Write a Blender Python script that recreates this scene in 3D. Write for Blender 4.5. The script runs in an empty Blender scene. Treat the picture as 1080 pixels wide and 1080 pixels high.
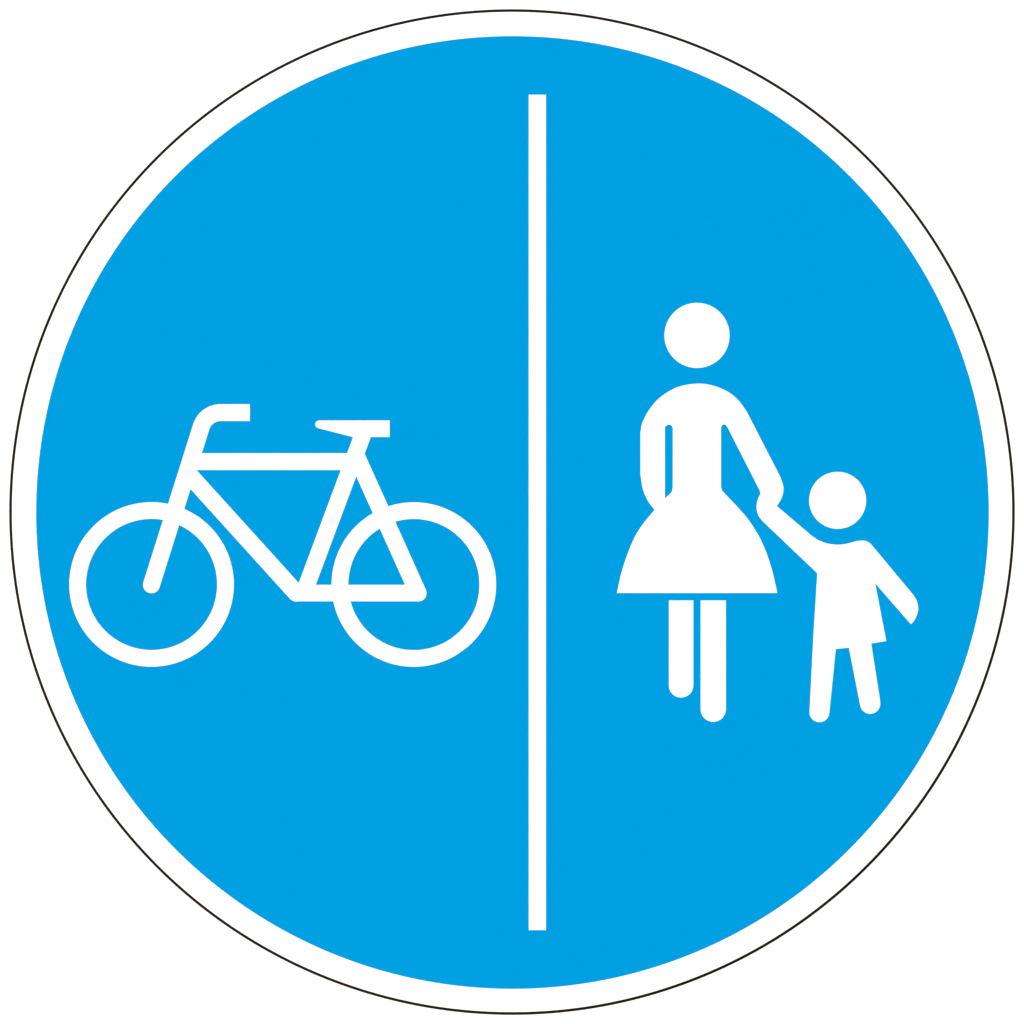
import bpy, bmesh, math
from mathutils import Vector

scene = bpy.context.scene
col = scene.collection
R = math.radians

# ---------------------------------------------------------------- camera
DIAM = 0.600                       # a standard 600 mm sign disc
S = DIAM / 1060.0                  # metres per drawing unit (the disc is 1060 units wide)
HEIGHT = 2.20                      # centre of the disc above the ground
DIST = 2.6
cam = bpy.data.cameras.new('camera')
cam.sensor_width = 36.0
cam.lens = 36.0 * DIST / (1080 * S)
cam.clip_start, cam.clip_end = 0.05, 200.0
cam_ob = bpy.data.objects.new('camera', cam)
cam_ob.location = (0.0, -DIST, HEIGHT)
cam_ob.rotation_euler = (R(90), 0, 0)
col.objects.link(cam_ob)
scene.camera = cam_ob

# ---------------------------------------------------------------- daylight
SUN_EL, SUN_AZ = R(9.0), R(186.0)  # low sun behind the photographer, a touch to the left
world = bpy.data.worlds.new('World')
scene.world = world
world.use_nodes = True
wn = world.node_tree
bg = wn.nodes['Background']
sky = wn.nodes.new('ShaderNodeTexSky')
sky.sky_type = 'NISHITA'
sky.sun_disc = False
sky.sun_elevation, sky.sun_rotation = SUN_EL, SUN_AZ
wn.links.new(sky.outputs[0], bg.inputs['Color'])
bg.inputs['Strength'].default_value = 0.10

sun = bpy.data.lights.new('sun', 'SUN')
sun.energy = 4.0
sun.angle = R(0.5)
sun.color = (1.0, 0.998, 0.992)
sun_ob = bpy.data.objects.new('sun', sun)
to_sun = Vector((math.sin(SUN_AZ) * math.cos(SUN_EL), math.cos(SUN_AZ) * math.cos(SUN_EL), math.sin(SUN_EL)))
sun_ob.rotation_euler = to_sun.to_track_quat('Z', 'Y').to_euler()
sun_ob.location = (0, -4, 4)
col.objects.link(sun_ob)

vs = scene.view_settings
vs.view_transform = 'Standard'
vs.look = 'None'
vs.gamma = 1.0
vs.use_curve_mapping = False
vs.exposure = -0.12

# ---------------------------------------------------------------- materials
def material(name, rgb, rough, spec, bump=0.0, scale=400.0, var=0.0):
    m = bpy.data.materials.new(name)
    m.use_nodes = True
    nt = m.node_tree
    p = nt.nodes['Principled BSDF']
    p.inputs['Base Color'].default_value = (*rgb, 1)
    p.inputs['Roughness'].default_value = rough
    p.inputs['Specular IOR Level'].default_value = spec
    tc = nt.nodes.new('ShaderNodeTexCoord')
    nz = nt.nodes.new('ShaderNodeTexNoise')
    nz.inputs['Scale'].default_value = scale
    nz.inputs['Detail'].default_value = 4
    nt.links.new(tc.outputs['Object'], nz.inputs['Vector'])
    if bump:
        b = nt.nodes.new('ShaderNodeBump')
        b.inputs['Strength'].default_value = bump
        b.inputs['Distance'].default_value = 0.0002
        nt.links.new(nz.outputs['Fac'], b.inputs['Height'])
        nt.links.new(b.outputs['Normal'], p.inputs['Normal'])
    if var:
        n2 = nt.nodes.new('ShaderNodeTexNoise')
        n2.inputs['Scale'].default_value = 9.0
        n2.inputs['Detail'].default_value = 5
        nt.links.new(tc.outputs['Object'], n2.inputs['Vector'])
        mp = nt.nodes.new('ShaderNodeMapRange')
        mp.inputs['To Min'].default_value = 1.0 - var
        mp.inputs['To Max'].default_value = 1.0 + var
        nt.links.new(n2.outputs['Fac'], mp.inputs['Value'])
        mx = nt.nodes.new('ShaderNodeVectorMath')
        mx.operation = 'SCALE'
        mx.inputs[0].default_value = rgb
        nt.links.new(mp.outputs['Result'], mx.inputs['Scale'])
        nt.links.new(mx.outputs['Vector'], p.inputs['Base Color'])
    return m

M_WALL = material('white_painted_backdrop', (0.83, 0.83, 0.83), 0.85, 0.2, 0.15, 260)
M_WHITE = material('white_sign_film', (0.80, 0.80, 0.80), 0.55, 0.08, 0.04, 900)
M_BLUE = material('traffic_blue_film', (0.0, 0.2345, 0.564), 0.60, 0.0, 0.04, 900, 0.004)
M_BLACK = material('black_edge_trim', (0.005, 0.005, 0.006), 0.6, 0.05)

# ---------------------------------------------------------------- helpers
TRIM = 0.30 * S                    # the white figures are cut this much inside their drawn outline
FILM = 0.00015                     # thickness of the blue film
Y1 = -0.00002 - FILM - 0.00002     # where the white figures begin, on the blue film
def xz(p):
    return ((p[0] - 540.0) * S, (540.0 - p[1]) * S)

def circle(cx, cy, r, n=192):
    return [(cx + r * math.cos(2 * math.pi * i / n), cy + r * math.sin(2 * math.pi * i / n)) for i in range(n)]

def arc(cx, cy, r, a0, a1, n=24):
    return [(cx + r * math.cos(R(a0 + (a1 - a0) * i / n)), cy + r * math.sin(R(a0 + (a1 - a0) * i / n))) for i in range(n + 1)]

def smooth(pts, n=8):
    """open Catmull-Rom curve through pts"""
    out = []
    P = [(2 * pts[0][0] - pts[1][0], 2 * pts[0][1] - pts[1][1])] + list(pts) + [(2 * pts[-1][0] - pts[-2][0], 2 * pts[-1][1] - pts[-2][1])]
    for i in range(1, len(P) - 2):
        a, b, c, d = P[i - 1], P[i], P[i + 1], P[i + 2]
        for k in range(n):
            t = k / n
            out.append(tuple(0.5 * (2 * b[j] + (c[j] - a[j]) * t + (2 * a[j] - 5 * b[j] + 4 * c[j] - d[j]) * t * t
                                    + (3 * b[j] - a[j] - 3 * c[j] + d[j]) * t ** 3) for j in (0, 1)))
    out.append(tuple(pts[-1]))
    return out

def link(name, mesh, mat, parent, y_back):
    mesh.materials.clear()
    mesh.materials.append(mat)
    o = bpy.data.objects.new(name, mesh)
    o.parent = parent
    o.location = (0, y_back, 0)
    col.objects.link(o)
    return o

def sheet_mesh(name, loops, thick, bevel=0.00008, inset=0.0):
    """outlines (the first the outside, the rest holes) filled, given real thickness and a soft edge;
    back face on local y = 0, front on y = -thick"""
    cu = bpy.data.curves.new(name, 'CURVE')
    cu.dimensions = '2D'
    cu.fill_mode = 'BOTH'
    bevel = min(bevel, thick * 0.45)
    cu.extrude = thick / 2 - bevel
    cu.bevel_depth = bevel
    cu.bevel_resolution = 2
    cu.offset = -bevel - inset
    for lp in loops:
        sp = cu.splines.new('POLY')
        sp.points.add(len(lp) - 1)
        for q, p in zip(sp.points, lp):
            q.co = (*xz(p), 0, 1)
        sp.use_cyclic_u = True
    tmp = bpy.data.objects.new('tmp', cu)
    col.objects.link(tmp)
    dg = bpy.context.evaluated_depsgraph_get()
    me = bpy.data.meshes.new_from_object(tmp.evaluated_get(dg))
    bpy.data.objects.remove(tmp)
    bpy.data.curves.remove(cu)
    bm = bmesh.new()
    bm.from_mesh(me)
    bmesh.ops.remove_doubles(bm, verts=bm.verts, dist=1e-7)
    for v in bm.verts:
        x, y, z = v.co
        v.co = (x, -(z + thick / 2), y)
    bmesh.ops.recalc_face_normals(bm, faces=bm.faces)
    bm.to_mesh(me)
    bm.free()
    me.name = name
    return me

def sheet(name, loops, thick, mat, parent, y_back, inset=None):
    if inset is None:
        inset = TRIM if y_back in (Y1, 0) else 0.0
    return link(name, sheet_mesh(name, loops, thick, inset=inset), mat, parent, y_back)

def stroke(pts, w, cap0=False, cap1=False):
    """outline of a bent bar of width w along pts (flat or round ends)"""
    h = w / 2
    n = len(pts)
    L, Rr = [], []
    for i in range(n):
        d = []
        if i > 0: d.append((Vector(pts[i]) - Vector(pts[i - 1])).normalized())
        if i < n - 1: d.append((Vector(pts[i + 1]) - Vector(pts[i])).normalized())
        t = sum(d, Vector((0, 0))).normalized()
        nn = Vector((-t.y, t.x))
        k = h / max(0.3, nn.dot(Vector((-d[0].y, d[0].x))))
        L.append(tuple(Vector(pts[i]) + nn * k))
        Rr.append(tuple(Vector(pts[i]) - nn * k))
    def cap(c, start, sgn):
        a = math.degrees(math.atan2(start[1] - c[1], start[0] - c[0]))
        return arc(c[0], c[1], h, a, a + sgn * 180, 28)[1:-1]
    out = list(L)
    if cap1: out += cap(pts[-1], L[-1], -1)
    out += Rr[::-1]
    if cap0: out += cap(pts[0], Rr[0], -1)
    return out

def union_mesh(name, outlines, thick):
    """several overlapping bars fused into one sheet"""
    obs = [bpy.data.objects.new('tmp', sheet_mesh('tmp', [o], thick, 0.0, TRIM)) for o in outlines]
    for o in obs: col.objects.link(o)
    base = obs[0]
    for o in obs[1:]:
        md = base.modifiers.new('u', 'BOOLEAN')
        md.operation, md.solver, md.object = 'UNION', 'EXACT', o
    dg = bpy.context.evaluated_depsgraph_get()
    me = bpy.data.meshes.new_from_object(base.evaluated_get(dg))
    me.name = name
    for o in obs: bpy.data.objects.remove(o)
    return me

# ---------------------------------------------------------------- backdrop
bm = bmesh.new()
bmesh.ops.create_cube(bm, size=1.0)
for v in bm.verts:
    v.co = (v.co.x * 9.0, v.co.y * 0.12, v.co.z * 7.0)
me = bpy.data.meshes.new('backdrop')
bm.to_mesh(me); bm.free()
PLATE = 0.0012
BACK = 0.0014                       # the backdrop's face: the sign hangs flat on it
wall = link('backdrop', me, M_WALL, None, BACK + 0.06)
wall.location.z = HEIGHT
wall['kind'] = 'structure'
wall['label'] = 'plain white painted surface behind the round blue sign'

# ---------------------------------------------------------------- the sign
sign = bpy.data.objects.new('traffic_sign', None)
sign.location = (0, 0, HEIGHT)
sign.empty_display_size = 0.1
sign['label'] = 'round blue traffic sign with white bicycle beside white adult leading a child'
sign['category'] = 'traffic sign'
col.objects.link(sign)

# a thin white disc, a narrow black edge around it, a blue film on its face
sheet('sign_plate', [circle(540, 540, 527.45, 384)], PLATE, M_WHITE, sign, PLATE)
sheet('edge_trim', [circle(540, 540, 530.35, 384), circle(540, 540, 527.5, 384)], PLATE + 0.0001, M_BLACK, sign, PLATE)
sheet('blue_panel', [circle(540.5, 540.5, 502.5, 384)], FILM, M_BLUE, sign, -0.00002)
T = 0.00020

sheet('divider_line', [[(557.4, 99.7), (576.1, 99.7), (576.1, 981.2), (557.4, 981.2)]], T, M_WHITE, sign, Y1)

# ---- bicycle
fr = union_mesh('bicycle_symbol', [
    stroke([(199, 486.9), (376, 486.9)], 18.2),                                            # top tube
    stroke([(198, 499), (312.6, 625.5)], 18.4, False, True),                               # down tube
    stroke([(312.6, 625.5), (441.0, 625.5)], 17.9),                                        # chain stay
    stroke([(375.0, 479.0), (441.0, 625.5)], 18.2, False, True),                           # seat stay
    stroke([(320.5, 625.5), (384.0, 455.0)], 17.9),                                        # seat tube
], T)
bike = link('bicycle_symbol', fr, M_WHITE, sign, Y1)
bike['label'] = 'white bicycle outline facing left'
for c in ((159.9, 616.4), (436.5, 616.5)):
    sheet('wheel', [circle(*c, 87.0), circle(*c, 68.9)], T - 0.00006, M_WHITE, bike, 0)
corner = Vector((217.0, 435.2)); up = Vector((57.0, -181.4)).normalized(); L = 15.6; rr = L / math.tan(R(36.3))
# bend: tangent points at distance L from the corner
t0 = corner - up * L
t1 = corner + Vector((L, 0))
cc = Vector((t1.x, t1.y + rr))
a0 = math.degrees(math.atan2(t0.y - cc.y, t0.x - cc.x)) % 360
bend = arc(cc.x, cc.y, rr, a0, 270, 14)
sheet('handlebar', [stroke([(159.8, 616.8)] + bend + [(263.8, 435.2)], 18.3, True, False)], T + 0.00004, M_WHITE, bike, 0)
nose = arc(336.7, 447.6, 4.4, 270, 105, 14)
sheet('saddle', [[(411.2, 443.2), *nose, (372.2, 461.2), (411.2, 461.2)]], T + 0.00004, M_WHITE, bike, 0)

# ---- adult in a skirt
CUT_A, CUT_B = (801.7, 520.6), (819.6, 533.7)
body = []
body += smooth([(675.2, 456.5), (677.2, 446.0), (684.4, 432.2), (696.0, 419.0), (714.0, 408.3), (735.4, 404.3),
                (752.5, 406.6), (767.8, 413.0), (778.9, 422.0), (787.4, 433.4)])
body += smooth([(823.3, 503.1), (826.6, 514.6), (824.6, 525.2), CUT_B])
body += [(817.6, 534.4), (802.2, 523.2), (801.9, 521.0), (801.3, 518.2), (800.0, 515.4)]
body += smooth([(767.0, 450.6), (764.9, 448.2), (762.3, 448.2), (760.7, 450.8)], 5)
body += smooth([(760.7, 513.2), (761.6, 516.4), (764.0, 519.8), (777.2, 533.7), (790.6, 549.5), (803.4, 570.9), (813.2, 596.7), (820.2, 625.7)])
body += smooth([(650.2, 625.7), (656.8, 598.3), (667.8, 569.2), (678.6, 551.6), (690.2, 537.8)])
body += smooth([(690.2, 537.8), (683.3, 528.7), (677.9, 516.1), (675.2, 500.4)])
slot = arc(705.4, 452.0, 3.9, 180, 360, 14) + smooth([(709.3, 513.5), (708.6, 517.6), (706.2, 521.0), (701.5, 525.2)], 6)
def dedup(l):
    out = []
    for p in l:
        if not out or (Vector(p) - Vector(out[-1])).length > 0.02: out.append(p)
    if (Vector(out[0]) - Vector(out[-1])).length < 0.02: out.pop()
    return out
adult = sheet('adult_symbol', [dedup(body), dedup(slot)], T - 0.00004, M_WHITE, sign, Y1)
adult['label'] = 'white figure of an adult in a flared skirt'
sheet('head', [circle(735.1, 353.8, 34.6)], T, M_WHITE, adult, 0)
sheet('leg', [[(705.2, 633.0), (731.5, 633.0)] + arc(718.35, 722.8, 13.15, 0, 180)], T, M_WHITE, adult, 0)
sheet('leg', [[(738.7, 633.0), (765.8, 633.0)] + arc(752.25, 748.0, 13.55, 0, 180)], T, M_WHITE, adult, 0)

# ---- child
kid = []
kid += [CUT_A, CUT_B]
kid += smooth([(856.7, 565.2), (864.2, 569.9), (873.5, 573.1), (884.2, 574.2), (893.9, 573.0), (903.0, 570.6), (911.0, 569.9), (916.9, 572.2), (921.0, 576.4)])
kid += smooth([(963.8, 627.8), (967.4, 634.6), (968.6, 643.0), (966.0, 651.6), (962.2, 657.4), (960.2, 658.2)])
kid += [(923.3, 615.8), (935.0, 676.3), (919.1, 678.9)]
kid += [(919.1, 678.9), (928.5, 739.4)] + arc(917.7, 742.2, 10.9, -12, 172, 22)
kid += [(895.1, 683.4), (881.7, 684.7)]
kid += arc(864.2, 751.2, 10.7, 6, 182, 22)
kid += [(857.5, 672.4), (861.7, 604.6)]
kid += smooth([(804.2, 549.9), (799.5, 543.4), (797.7, 535.6), (798.6, 528.0), CUT_A])
child = sheet('child_symbol', [dedup(kid)], T, M_WHITE, sign, Y1)
child['label'] = 'white figure of a small child held by the hand'
sheet('head', [circle(883.4, 527.7, 30.3)], T, M_WHITE, child, 0)
